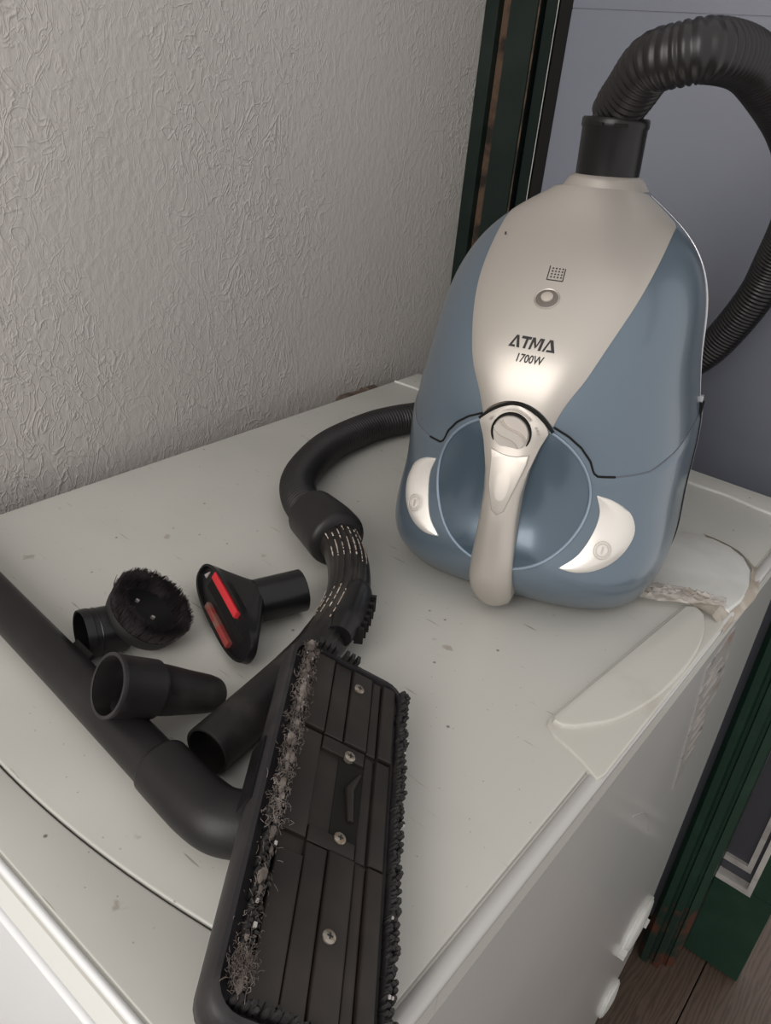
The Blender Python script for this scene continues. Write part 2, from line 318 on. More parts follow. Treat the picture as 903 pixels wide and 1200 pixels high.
# seam under the front edge, and the rolled edges with their highlights painted pale
MB().tube([V(-0.575,-0.8435,-0.0032), V(-0.001,-0.8435,-0.0032)], 0.0022, 10).build('front_rolled_edge', M['enamel_front_lit'], ap)
MB().tube([V(-0.575,-0.8555,-0.0125), V(-0.001,-0.8555,-0.0125)], 0.0028, 10).build('front_rolled_edge', M['enamel_front_lit'], ap)
MB().tube(spline([(-0.573,-0.0608,0.0002),(-0.45,-0.057,0.0002),(-0.30,-0.051,0.0002),(-0.13,-0.0447,0.0002),(-0.09,-0.0425,0.0002),(-0.05,-0.0478,0.0002),(-0.013,-0.0495,0.0002)], 6), 0.0021, 8).build('rear_rolled_edge', M['cap_white'], ap)  # whiter tube paints the highlight line on the rear ridge
MB().slab([(-0.575,-0.055),(-0.13,-0.0405),(-0.09,-0.0385),(-0.05,-0.0435),(-0.004,-0.046),(-0.004,-0.002),(-0.575,-0.002)], -0.004, 0.0005, 0.003).build('rear_strip', M['enamel'], ap, smooth=30)
MB().tube([V(-0.0055,-0.845,-0.0045), V(-0.0055,-0.60,-0.0045), V(-0.0055,-0.004,-0.0045)], 0.0056, 14).build('side_rolled_edge', M['enamel_side'], ap)
# moulded hand grip on the right edge: low plate and a raised one bounded by an arc
low = [(-0.0555,-0.524),(-0.053,-0.531),(-0.043,-0.538),(-0.030,-0.541),(-0.016,-0.546),(-0.003,-0.553),(-0.001,-0.545),(-0.001,-0.31),(-0.006,-0.302),(-0.020,-0.298),(-0.034,-0.302),(-0.039,-0.31)]
MB().slab(low, -0.003, 0.0022, 0.0014).build('hand_grip', M['pad'], ap, smooth=30)
arc = spline([(-0.036,-0.5215,0),(-0.018,-0.494,0),(-0.007,-0.455,0),(-0.0025,-0.41,0),(-0.004,-0.365,0),(-0.010,-0.333,0),(-0.018,-0.312,0)], 5)
hi = [(-0.053,-0.5235),(-0.0505,-0.5275),(-0.044,-0.5275)] + [(p.x, p.y) for p in arc] + [(-0.028,-0.304),(-0.036,-0.312)]
MB().slab(hi, 0.0, 0.0058, 0.0025).build('raised_plate', M['pad'], ap, smooth=30)
capo = [(-0.13,-0.245),(-0.124,-0.213),(-0.108,-0.19),(-0.085,-0.173),(-0.062,-0.165),(-0.042,-0.168),(-0.024,-0.18),(-0.011,-0.2),(-0.003,-0.23),(-0.0015,-0.26),(-0.004,-0.286),(-0.02,-0.297),(-0.06,-0.303),(-0.1,-0.295),(-0.122,-0.275)][::-1]
MB().slab(capo, -0.003, 0.0042, 0.0025).build('corner_cap', M['cap_white'], ap, smooth=30, label='whiter rounded corner cap')
# brown tape stuck around the cap
edge = spline([(-0.070,-0.162,0.001),(-0.042,-0.1645,0.001),(-0.021,-0.177,0.001),(-0.008,-0.198,0.001),(0.0002,-0.228,0.0),(0.001,-0.262,-0.002),(-0.001,-0.288,-0.003)], 5)
rows = [[p + V(0.004+0.002*noise.noise(p*40), 0.004, -0.002+0.001*noise.noise(p*90)), p, p + V(-0.004-0.003*noise.noise(p*60+V(5,0,0)), -0.003, 0.0042)] for p in edge]
MB().grid(rows).build('tape', M['tape'], ap)
rows = [[V(-0.045+0.011*i, -0.305+0.008*j-0.002*i, 0.0062+0.003*noise.noise(V(i*1.7, j*1.9, 3))) if i < 4 else V(0.0015, -0.312+0.009*j, -0.003-0.004*(i-4)) for i in range(6)] for j in range(4)]
MB().grid(rows).build('tape', M['tape'], ap, smooth=10)
# side: sticker, embossed panel outline, plastic caps
st = MB().slab([(-0.300,-0.055),(-0.240,-0.262),(-0.205,-0.245),(-0.198,-0.125),(-0.228,-0.045)], -0.003, -0.0022, 0, fn=lambda y, z, xx: V(xx, y, z)).build('sticker', M['label'], ap, smooth=0, label='torn foil sticker with faded print')
for k in range(9):
    z = -0.075 - 0.018*k; y0 = -0.290 + 0.29*(-0.055-z)*0.98; y1 = y0 + random.uniform(0.03, 0.055)
    MB().box((-0.0022, y0+0.006, z), (-0.0018, y1, z+random.choice((0.003,0.005)))).build('print_line', M['faded'], st, smooth=0)
MB().tube(spline([(-0.0034, -0.398, -0.168), (-0.0034, -0.345, -0.21), (-0.0034, -0.295, -0.28)], 6), 0.0009, 8).build('embossed_line', M['enamel_side'], ap)
def side_cap(cy, cz, ry, rz, tabs):
    cp = MB().lathe((-0.003, cy, cz), (1,0,0), [(1.0,0.0),(1.0,0.0035),(0.95,0.0055),(0.6,0.0075),(0.25,0.0085),(0.0,0.0087)], 36, ref=(0,1,0), sx=ry, sy=rz).build('plastic_cap', M['cap_white'], ap)
    MB().lathe((-0.003, cy, cz), (1,0,0), [(1.06,0.0),(1.06,0.003),(1.0,0.004)], 36, ref=(0,1,0), sx=ry, sy=rz).build('flange', M['cap_white'], cp)
    for ty, tz in tabs:
        MB().obox((0.001, ty, tz), V(0.005,0,0), V(0,0.006,0), V(0,0,0.004)).build('tab', M['cap_white'], cp, smooth=0)
side_cap(-0.115, -0.645, 0.050, 0.040, [(-0.172,-0.64),(-0.07,-0.682)])
side_cap(-0.115, -0.825, 0.030, 0.030, [])

# crumpled clear film pressed under the vacuum cleaner's corner
rows = []
for i in range(26):
    r_ = []
    for j in range(13):
        a = i/25; c_ = j/12; w_ = 0.030*(0.5+0.5*math.sin(math.pi*min(1, a*1.1+0.05)))
        p = V(-0.088 + 0.078*a, -0.334 + 0.052*a, 0) + V(-0.35, 0.9, 0).normalized()*(c_-0.35)*w_
        ed = min(a, 1-a, c_, 1-c_)*6
        hgt = 0.004*abs(noise.noise(V(p.x*130, p.y*130, 1))) + 0.004*abs(noise.noise(V(p.x*330, p.y*330, 5)))
        r_.append(p + V(0.004*noise.noise(p*200), 0.004*noise.noise(p*200+V(9,0,0)), 0.0072 + min(1, ed)*hgt))
    rows.append(r_)
MB().grid(rows).build('plastic_film', M['wrap'], base=(-0.05,-0.31,0.006), smooth=15, label='crumpled clear adhesive film between vacuum cleaner and hand grip', cat='film')

# brown pipe stub in the gap by the wall
ps = thing('pipe_stub', (-0.592, -0.12, -0.025), 'short brown pipe stub against the plaster wall behind the appliance', 'pipe')
MB().lathe((-0.5905,-0.155,-0.017), (0,1,0), [(0.009,0),(0.0125,0.001),(0.0125,0.018),(0.0105,0.019),(0.0105,0.05),(0.012,0.051),(0.012,0.07),(0.008,0.071)], 18).build('pipe_body', M['pipe'], ps)
MB().tube([V(-0.605,-0.10,-0.017), V(-0.588,-0.10,-0.017)], 0.007, 12).build('wall_bracket', M['pipe'], ps)

# ------------------------------------------------------------------ the vacuum cleaner
VO = V(-0.1865, -0.33, 0.0085); VU = V(0.9687, 0.2439, 0.0454); VN = V(0.2442, -0.9697, 0.0); VW = V(-0.0440, -0.0111, 0.9990)
def L2W(s, q, t): return VO + VU*s + VN*q + VW*t
TT = [0, .03, .08, .14, .20, .26, .295, .318]
fa = cub(list(zip(TT, [.1165, .1240, .1235, .1222, .1115, .1000, .0735, .0390])))
ff = cub(list(zip(TT, [.0920, .1225, .1190, .1130, .1085, .0520, -.0110, -.0470])))
fb = cub(list(zip(TT, [-.027, -.022, -.024, -.033, -.042, -.048, -.057, -.070])))
TOP = 0.318
def ex(t): return lut([(0,.62),(.03,.67),(.085,.78),(.12,.8)], t)
def F(s, t, g=0.0):
    a = fa(t)+g; r = min(abs(s)/a, 0.9999); e = ex(t); return fb(t) + (ff(t)+g-fb(t))*(1-(r**(2/e)))**(e/2)
def N_at(s, t):
    e = 0.0006; P = L2W(s, F(s, t), t); a = L2W(s+e, F(s+e, t), t) - P; b_ = L2W(s, F(s, t+e), t+e) - P
    n = a.cross(b_); n = n if n.dot(VN) > 0 else -n; return n.normalized()
def on(s, t, off=0.0): return L2W(s, F(s, t), t) + N_at(s, t)*off
vc = thing('vacuum_cleaner', (-0.20, -0.32, 0.0), 'upright blue and silver canister vacuum cleaner standing on the white appliance', 'vacuum cleaner')
seam_tab = [(0,.182),(.012,.179),(.028,.1665),(.04,.1605),(.05,.1525),(.058,.142),(.0615,.1325),(.065,.1295),(.077,.129),(.10,.130),(.113,.139),(.121,.150),(.13,.152)]
def ts(s): return lut(seam_tab, abs(s))
def sec(th, t, g=0.0):
    a = fa(t)+g; c_ = math.cos(th); s_ = math.sin(th); e = ex(t)
    return (a*math.copysign(abs(c_)**e, c_), fb(t) + (ff(t)+g-fb(t))*abs(s_)**e)
NT = 72
def thv(j, n=NT): return math.pi*j/n
# lower shell (front), slightly proud of the hood
rows = []
for i in range(-2, 33):
    r_ = []
    for j in range(NT+1):
        th = thv(j); s0 = 0.1222*math.copysign(abs(math.cos(th))**0.8, math.cos(th)); te = ts(s0)
        if i >= 0: t = te*(i/32)**1.0; s, q = sec(th, t, 0.0013 if i < 32 else 0.0002)
        else: t = 0.0 - 0.0015*(-i); s, q = sec(th, 0.0, -0.008*(-i)**1.3)
        r_.append(L2W(s, q, t))
    rows.append(r_)
low_sh = MB().grid(rows).build('lower_shell', M['blue'], vc)
# hood
rows = []
for i in range(41):
    r_ = []
    for j in range(NT+1):
        th = thv(j); s0 = 0.1222*math.copysign(abs(math.cos(th))**0.8, math.cos(th)); te = ts(s0) - 0.004
        t = te + (TOP-te)*(i/40); s, q = sec(th, t); r_.append(L2W(s, q, t))
    rows.append(r_)
MB().grid(rows).build('hood', M['blue'], vc)
# rear shell behind the side seam
def rear(th, t, g=0):
    a = fa(t)-0.0015+g; c_ = math.cos(th); s_ = math.sin(th); dp = lut([(0,.055),(.03,.075),(.25,.075),(.30,.060),(.318,.045)], t)
    return (a*math.copysign(abs(c_)**0.8, c_), fb(t) - (dp+g)*abs(s_)**0.75)
rows = [[L2W(*rear(math.pi*j/40, TOP*i/40), TOP*i/40) for j in range(41)] for i in range(41)]
b = MB().grid(rows); b.cap([L2W(*sec(thv(j), TOP), TOP) for j in range(NT+1)] + [L2W(*rear(math.pi*(40-j)/40, TOP), TOP) for j in range(1, 40)])
b.cap([L2W(*sec(thv(j), 0, -0.017), -0.003) for j in range(NT+1)] + [L2W(*rear(math.pi*(40-j)/40, 0, -0.01), -0.003) for j in range(1, 40)])
b.build('rear_shell', M['base_shell'], vc)
for sg in (1, -1):
    # light trim on the upper half of the side seam, black gap on the lower half
    pts = [L2W(sg*(fa(t)-0.0002), fb(t)-0.0015, t) for t in [0.158 + 0.158*i/24 for i in range(25)]]
    MB().tube(pts, [0.0004+0.0009*math.sin(math.pi*i/24)**3 for i in range(25)], 8).build('edge_trim', M['trim_grey'], vc)
    pts = [L2W(sg*(fa(t)+0.0002), fb(t)-0.002, t) for t in [0.003 + 0.145*i/20 for i in range(21)]]
    MB().tube(pts, 0.0022, 8).build('side_gap', M['gap'], vc)
    pts = [L2W(sg*(fa(t)-0.0004), fb(t)-0.0072, t) for t in [0.003 + 0.152*i/20 for i in range(21)]]
    MB().tube(pts, 0.0030, 8).build('lower_edge_trim', M['base_shell'], vc)
    lt = MB().obox(L2W(sg*(fa(.153)+0.0005), fb(.153)-0.003, .153), VU*0.0022, VN*0.0035, VW*0.006).build('hood_latch', M['gap'], vc, smooth=0)
    MB().obox(L2W(sg*(fa(.161)+0.0008), fb(.161)-0.002, .1615), VU*0.0018, VN*0.0022, VW*0.0028).build('latch_highlight', M['trim_grey'], lt, smooth=0)  # pale block paints the highlight beside the dark notch
# seam between hood and lower shell
for sg in (1, -1):
    pts = [on(sg*s, ts(s)+0.0006, 0.0004) for s in [0.0285 + 0.0485*i/36 for i in range(37)]]
    MB().tube(pts, 0.00085, 6).build('seam_gap', M['gap'], vc)
    pts = [on(sg*s, ts(s)+0.0006, 0.0003) for s in [0.077 + 0.0425*i/24 for i in range(25)]]
    MB().tube(pts, 0.00035, 6).build('seam_line', M['base_shell'], vc)
# silver centre panel
btab = [(.160,.026),(.17,.0285),(.19,.0365),(.20,.042),(.215,.0485),(.234,.056),(.25,.0620),(.27,.067),(.285,.0690),(.295,.0695),(.318,.0695)]
def pan_off(x): return 0.0006 + 0.0042*(1-abs(x)**5)
btc = cub(btab)
def pan_b(t): return min(btc(t), fa(t)*0.985)
rows = []
for i in range(61):
    r_ = []
    for j in range(41):
        x_ = -1 + 2*j/40; t0 = 0.1640 + 0.0165*(1-abs(x_)**2.0); t = t0 + (TOP-0.001-t0)*(i/60); bb = pan_b(t)
        s = bb*x_; edge_ = 1.0 if 0 < i else 0.0
        r_.append(on(s, t, pan_off(x_) if i else -0.001))
    r_ = [on(-pan_b(t), t, -0.001)] + r_ + [on(pan_b(t), t, -0.001)]
    rows.append(r_)
panel = MB().grid(rows).build('centre_panel', M['silver'], vc, smooth=50)
def onp(s, t, off=0.0): return on(s, t, pan_off(min(1, abs(s)/pan_b(t))) + off)
# dark arc gap between panel and handle
MB().tube([on(s, 0.1655+0.0165*(1-(s/0.0283)**2)-0.0012, 0.0046) for s in [-0.0283+0.0566*i/30 for i in range(31)]], 0.0013, 6).build('arc_gap', M['gap'], vc)
# handle bar sweeping down over the round cover
hw = [(.001,.006),(.002,.0115),(.005,.0152),(.011,.0175),(.020,.0183),(.033,.0184),(.06,.0170),(.09,.0150),(.11,.0148),(.13,.0172),(.15,.0226),(.1625,.0276),(.1665,.0262),(.1745,.0190),(.179,.0115),(.1815,.001)]
hq = [(.001,.121),(.010,.1265),(.03,.1365),(.06,.1385),(.10,.1350),(.13,.1285),(.15,.1232),(.165,.1205),(.1815,.1180)]
hqc = cub(hq)
hsx = -0.0012
rows = []
tsamp = [.001,.0015,.002,.0035,.005,.008,.011,.013] + [.016 + (.1625-.016)*i/40 for i in range(41)] + [.1645,.1665,.1695,.1725,.1745,.177,.179,.1805,.1815]
for t in tsamp:
    h_ = lut(hw, t); qf = hqc(t); qb = F(0, t)-0.006 if t > 0.02 else 0.098; r_ = []
    r_.append(L2W(hsx-h_*0.97, min(qb, qf-0.004), t)); r_.append(L2W(hsx-h_*0.99, qf-min(.010, h_*0.6), t))
    for j in range(13):
        x_ = -1 + 2*j/12; r_.append(L2W(hsx+h_*x_*0.985, qf - min(lut([(.09,.0072),(.15,.0040),(.18,.002)], t), h_*0.45)*abs(x_)**3.2, t))
    r_.append(L2W(hsx+h_*0.99, qf-min(.010, h_*0.6), t)); r_.append(L2W(hsx+h_*0.97, min(qb, qf-0.004), t))
    rows.append(r_)
b = MB().grid(rows); b.grid([[r_[0] for r_ in rows], [r_[-1] for r_ in rows]])
handle = b.build('handle', M['silver'], vc, smooth=50)
# raised tapering facet below the dial
fac = [(-0.0140,.1452),(-0.0125,.138),(-0.0105,.118),(-0.0045,.098),(0.0005,.0945),(0.0055,.099),(0.0115,.121),(0.0160,.138),(0.0165,.1452),(0.008,.1428),(0.0015,.1422),(-0.005,.1428)]
MB().slab(fac, -0.003, 0.0009, 0.0009, fn=lambda s, t, h_: L2W(s+hsx, hqc(t)+h_-0.0003-0.3*abs(s)**1.6, t)).build('facet', M['silver'], handle, smooth=50)
# dial
kc_s, kc_t = -0.0015, 0.1592
kn = N_at(0, kc_t); kp = L2W(kc_s, hqc(kc_t)+0.0002, kc_t)
kx = (VU - VU.dot(kn)*kn).normalized(); ky = kn.cross(kx)
MB().lathe(kp, kn, [(0.0158,-0.003),(0.0158,0.0007),(0.0150,0.0009),(0.0143,0.0002),(0.0143,-0.003)], 40).build('dial_recess', M['gap'], handle)
dial = MB().lathe(kp, kn, [(0.0138,-0.003),(0.0138,0.0014),(0.0132,0.0022),(0.0,0.0024)], 40).build('dial', M['knob'], handle)
ang = math.radians(-38); dx = kx*math.cos(ang)+ky*math.sin(ang); dy = kn.cross(dx)
def sbar(off, wdt, hgt, lo):
    rows = []
    for i in range(25):
        x_ = -1 + 2*i/24; L_ = math.sqrt(max(0.0, 0.0129**2 - off**2)); cx = x_*L_; cy = off + 0.0022*math.sin(x_*2.7); base_ = kp + dx*cx + dy*cy
        rows.append([base_ - dy*wdt + kn*lo, base_ - dy*wdt*0.7 + kn*hgt, base_ + dy*wdt*0.7 + kn*hgt, base_ + dy*wdt + kn*lo])
    bb = MB().grid(rows); bb.cap(rows[0]); bb.cap(rows[-1], True); return bb
sbar(0.0, 0.0040, 0.0058, 0.001).build('dial_ridge', M['knob'], dial, smooth=50)
sbar(0.0046, 0.0007, 0.0028, 0.002).build('dial_groove', M['mark'], dial); sbar(-0.0046, 0.0007, 0.0028, 0.002).build('dial_groove', M['mark'], dial)
MB().tube([kp + kx*0.0185*math.cos(a) + ky*0.0185*math.sin(a) + kn*0.0002 for a in [math.radians(42+78*i/20) for i in range(21)]], [0.0002+0.0005*(1-i/20) for i in range(21)], 6).build('power_scale', M['mark'], handle)
for a, r_ in ((152,0.0195),(157,0.0195),(22,0.0200),(15,0.0205),(8,0.0210)):
    p = kp + kx*r_*math.cos(math.radians(a)) + ky*r_*math.sin(math.radians(a)); MB().obox(p, kx*0.0008, ky*0.0006, kn*0.0002).build('scale_mark', M['mark'], handle, smooth=0)
# round cover
rc = (0.0, 0.107); RR = 0.0615
rows = [[on(rc[0]+RR*k/14*math.cos(a), rc[1]+RR*k/14*math.sin(a), 0.0017+0.0016*(1-(k/14)**2)) for a in [2*math.pi*j/72 for j in range(72)]] for k in range(1, 15)]
cov = MB(); cov.grid(rows, True); cov.cap(rows[0]); cov.build('round_cover', M['blue_lens'], vc)
ring_pts = [on(rc[0]+(RR+0.0008)*math.cos(2*math.pi*j/72), rc[1]+(RR+0.0008)*math.sin(2*math.pi*j/72), 0.0022) for j in range(73)]
MB().tube(ring_pts, 0.0011, 8, caps=False).build('cover_rim', M['blue_rim'], vc)
# crescent pedals
cin = spline([(.0665,.1150,0),(.0710,.1000,0),(.0695,.0835,0),(.0630,.0670,0),(.0510,.0550,0)], 8)
cout = spline([(.0510,.0550,0),(.0640,.0528,0),(.0765,.0548,0),(.0880,.0605,0),(.0955,.0700,0),(.0975,.0825,0),(.0915,.0985,0),(.0790,.1100,0),(.0665,.1150,0)], 4)
for sg in (1, -1):
    n_ = len(cin); co = [cout[::-1][round(i*(len(cout)-1)/(n_-1))] for i in range(n_)]
    rows = []
    for i in range(n_):
        r_ = []
        for k in range(9):
            x_ = k/8; p = cin[i].lerp(co[i], x_); wloc = (co[i]-cin[i]).length/0.035
            off = 0.0020 + wloc*(0.0068*min(1, x_*1.9) if x_ < 0.55 else 0.0068*(1-((x_-0.55)/0.45)**2))
            r_.append(on(sg*p.x, p.y, off))
        r_ = [on(sg*cin[i].x, cin[i].y, -0.001)] + r_ + [on(sg*co[i].x, co[i].y, -0.001)]
        rows.append(r_)
    ped = MB().grid(rows).build('crescent_pedal', M['silver_lit'], vc, smooth=50)
    cs, ct_ = sg*0.0765, 0.0715; pc = on(cs, ct_, 0.0078); pn = N_at(cs, ct_); px = (VU-VU.dot(pn)*pn).normalized(); py = pn.cross(px)
    for rr in (0.0072, 0.0052):
        MB().tube([pc + px*rr*math.cos(2*math.pi*j/28) + py*rr*math.sin(2*math.pi*j/28) for j in range(29)], 0.00035, 6, caps=False).build('embossed_symbol', M['knob'], ped)
    MB().obox(pc, px*0.0004, py*0.003, pn*0.0004).build('embossed_symbol', M['knob'], ped, smooth=0)
# indicator button
bc = onp(0, .2475); bn = N_at(0, .2475)
ind = MB().lathe(bc, bn, [(0.0098,-0.002),(0.0098,0.0003),(0.0092,0.0011),(0.0082,0.0006),(0.0070,-0.0012),(0.0,-0.0014)], 36).build('indicator_ring', M['silver'], vc)
MB().lathe(bc, bn, [(0.0086,-0.002),(0.0086,0.0007),(0.0080,0.0009),(0.0,0.0009)], 32).build('indicator_shade_disc', M['recess_shade'], ind)
MB().lathe(bc + VW*0.0010, bn, [(0.0046,-0.0014),(0.0046,0.0014),(0.0036,0.0022),(0.0,0.0024)], 28).build('indicator_lens', M['mark'], ind)
# printing: icon, name, power
def pr_poly(name, polys, fs, ft, off, matn):
    bb = MB()
    for poly in polys:
        n_ = len(poly); P = [onp(fs(x_, y_), ft(x_, y_), off) for x_, y_ in poly]; bb.cap(P)
    return bb.build(name, matn, panel, smooth=0)
def seg(x0, y0, x1, y1, w_):
    d = V(x1-x0, y1-y0).normalized()*w_/2; nn = V(-d.y, d.x); return [(x0-nn.x, y0-nn.y), (x1-nn.x, y1-nn.y), (x1+nn.x, y1+nn.y), (x0+nn.x, y0+nn.y)]
polys = [seg(0,0,0,1,.06), seg(0,0,1,0,.06), seg(1,0,1,0.9,.06)] + [seg(0.18+0.21*i, 0.2+0.21*j, 0.26+0.21*i, 0.26+0.21*j, .09) for i in range(4) for j in range(4)]
pr_poly('filter_icon', polys, lambda a, c_: -0.0070+0.0122*a-0.0016*c_+0.001, lambda a, c_: 0.2582+0.0078*c_, 0.00025, M['ink'])
A_ = [[(0,0),(0.26,0),(0.80,1.0),(0.60,1.0)], [(0.60,1.0),(0.86,1.0),(1.18,0),(0.86,0)], [(0.26,0),(0.70,0),(0.66,0.18),(0.36,0.18)]]
T_ = [[(0.05,0.78),(1.05,0.78),(1.08,1.0),(0.08,1.0)], [(0.40,0),(0.66,0),(0.78,0.78),(0.52,0.78)]]
M_ = [[(0,0),(0.24,0),(0.44,1.0),(0.20,1.0)], [(0.20,1.0),(0.48,1.0),(0.78,0.25),(0.62,0.12)], [(0.62,0.12),(0.78,0.25),(1.18,1.0),(0.96,1.0)], [(0.98,0),(1.26,0),(1.42,1.0),(1.14,1.0)]]
A2 = [[(0,0),(0.22,0),(0.70,1.0),(0.52,1.0)], [(0.52,1.0),(0.86,1.0),(1.28,0),(0.96,0)], [(0.40,0),(0.98,0),(0.90,0.18),(0.46,0.18)]]
name = []; xo = 0
for G, adv in ((A_, 1.12), (T_, 0.98), (M_, 1.40), (A2, 1.3)):
    name += [[(x_+xo, y_) for x_, y_ in pl] for pl in G]; xo += adv
pr_poly('name_lettering', name, lambda a, c_: -0.0168+0.0345*a/4.75, lambda a, c_: 0.2172+0.0074*c_, 0.00025, M['ink'])
cu = bpy.data.curves.new('tmp_text', 'FONT'); cu.body = '1700W'; cu.shear = 0.14; cu.offset = 0.022; cu.resolution_u = 3; tx = bpy.data.objects.new('tmp_text', cu); COL.objects.link(tx)
dg = bpy.context.evaluated_depsgraph_get(); tm = tx.evaluated_get(dg).to_mesh(); wmax = max(v.co.x for v in tm.vertices); hmax = max(v.co.y for v in tm.vertices)
b = MB(); b.add([onp(-0.0094+0.0215*v.co.x/wmax, 0.2088+0.0052*v.co.y/hmax, 0.00025) for v in tm.vertices], [tuple(p.vertices) for p in tm.polygons]); bpy.data.objects.remove(tx); b.build('power_lettering', M['ink'], panel, smooth=0)
# small chip and the domed hose port
MB().obox(onp(-0.0575, .281, 0.0002), VU*0.0006, VN*0.0006, VW*0.0018).build('paint_chip', M['ink'], panel, smooth=0)
PC = L2W(0, -0.083, 0.3165); PA = (VW*1.0 - VN*0.02).normalized()
MB().lathe(PC, PA, [(0.0385,-0.014),(0.0385,-0.001),(0.0375,0.0012),(0.0360,0.0030),(0.0325,0.0085),(0.0290,0.0115),(0.0270,0.0120),(0.0268,0.006)], 48).build('hose_port', M['silver'], vc)

# ------------------------------------------------------------------ the hose with its curved hand grip
hs = thing('vacuum_hose', (-0.37, -0.42, 0.0), 'black ribbed hose looping from the vacuum cleaner top to a curved hand grip', 'hose')
c0 = PC + PA*0.004; c1 = PC + PA*0.056
cuff = MB().lathe(c0, PA, [(0.0262,0),(0.0270,0.003),(0.0272,0.044),(0.0282,0.0455),(0.0282,0.051),(0.0270,0.0525),(0.0225,0.0528)], 40).build('port_cuff', M['black_gloss'], hs)
for a in (-70, -110, 150):
    d = VU*math.cos(math.radians(a)) - VN*math.sin(math.radians(a)); e = PA.cross(d)
    MB().obox(c0 + PA*0.0475 + d*0.0281, e*0.0055, PA*0.0013, d*0.0012).build('cuff_notch', M['gap'], cuff, smooth=0)
pts = [c1 - PA*0.004, c1 + PA*0.006, V(-.2085,-.268,.402), V(-.189,-.286,.4205), V(-.168,-.290,.4275), V(-.148,-.280,.4325), V(-.136,-.232,.4300), V(-.1275,-.180,.4135), V(-.1200,-.110,.3850), V(-.1165,-.050,.3490), V(-.1205,.000,.3020), V(-.1345,.032,.2480), V(-.1447,.045,.2095), V(-.1666,.060,.1610), V(-.1897,.068,.1230), V(-.225,.072,.090), V(-.29,.06,.055), V(-.36,.01,.030), V(-.408,-.08,.0215), V(-.432,-.165,.0205), V(-.4500,-.215,.0200), V(-.4570,-.260,.0198), V(-.4520,-.330,.0198), V(-.4330,-.385,.0200), V(-.4100,-.425,.0205), V(-.3800,-.452,.0215), V(-.3450,-.470,.0245), V(-.3300,-.476,.0255)]
path = spline(pts, 14)
ln = [0.0]
for i in range(1, len(path)): ln.append(ln[-1] + (path[i]-path[i-1]).length)
TL_ = ln[-1]
def at_len(x_):
    lo, hi_ = 0, len(ln)-1
    while hi_-lo > 1:
        mid = (lo+hi_)//2
        if ln[mid] <= x_: lo = mid
        else: hi_ = mid
    return path[lo].lerp(path[hi_], (x_-ln[lo])/max(1e-9, ln[hi_]-ln[lo]))
rtab = [(0,.0215),(.10,.0228),(.25,.0225),(.5,.0205),(.8,.0190),(1,.0188)]
ptab = [(0,.0068),(.05,.0064),(.12,.0050),(.5,.0044),(1,.0044)]
sm = []; rd = []; x_ = 0.0
while x_ < TL_-0.001:
    fr_ = x_/TL_; r_ = lut(rtab, fr_); p_ = lut(ptab, fr_)
    for ph, dr in ((0,-.0016),(.22,-.0003),(.42,0),(.62,-.0003),(.85,-.0016)):
        if x_+ph*p_ < TL_: sm.append(at_len(x_+ph*p_)); rd.append(r_+dr)
    x_ += p_
MB().tube(sm, rd, 26, caps=False).build('corrugated_tube', M['hose'], hs, smooth=60)
# swivel cuff, grip tube with finger ridges, plain outlet tube
cpath = spline([V(-.3500,-.468,.0255), V(-.3200,-.479,.0275), V(-.2950,-.489,.0278)], 10)
nn = len(cpath)-1
MB().tube(cpath, [lut([(0,.0205),(.04,.0250),(.35,.0262),(.6,.0270),(.88,.0272),(.96,.0258),(1,.0215)], i/nn) for i in range(nn+1)], 36).build('swivel_cuff', M['black'], hs, smooth=50)
gpts = [V(-.3020,-.486,.0270), V(-.2850,-.495,.0270), V(-.2600,-.515,.0262), V(-.2370,-.542,.0235), V(-.2210,-.575,.0205), V(-.2120,-.605,.0180), V(-.2060,-.635,.0172)]
gpath = spline(gpts, 14)
b = MB(); nseg = 64; rows = []; n = len(gpath); nv = V(0,0,1)
for i, p in enumerate(gpath):
    tg = (gpath[min(i+1,n-1)]-gpath[max(i-1,0)]).normalized(); nv = (V(0,0,1)-V(0,0,1).dot(tg)*tg).normalized(); bv = tg.cross(nv); r_ = lut([(0,.0185),(.15,.0180),(.6,.0178),(1,.0170)], i/(n-1))
    rw = []
    for k in range(nseg):
        a = 2*math.pi*k/nseg; rg = 0.0
        if (a < 1.15 or a > 2*math.pi-1.15) and 0.03 < i/(n-1) < 0.80: rg = 0.0007*math.cos(a*22)
        rw.append(p + (r_+rg)*(math.cos(a)*nv + math.sin(a)*bv))
    rows.append(rw)
b.grid(rows, True); b.cap(rows[0], True); b.cap(rows[-1]); grip = b.build('grip_tube', M['grip'], hs, smooth=60)
# bare patches where the grip's ridges are worn
b = MB()
for _ in range(210):
    zone = random.choice((0.15, 0.27, 0.29, 0.31, 0.58, 0.62, 0.66)); i = int(min(n-3, max(2, (zone + random.gauss(0, 0.03))*n))); kk = random.randint(-3, 3)
    a = kk*2*math.pi/22 + 0.25*(zone > 0.5); tg = (gpath[i+1]-gpath[i-1]).normalized(); nv = (V(0,0,1)-V(0,0,1).dot(tg)*tg).normalized(); bv = tg.cross(nv)
    d = math.cos(a)*nv + math.sin(a)*bv; r_ = lut([(0,.0185),(.15,.0180),(.6,.0178),(1,.0170)], i/(n-1)); b.obox(gpath[i] + d*(r_+0.00062), tg*random.uniform(0.0005, 0.0022), d.cross(tg)*random.uniform(.00025,.00055), d*0.0002)
b.build('worn_patches', M['worn'], grip, smooth=0, kind='stuff')
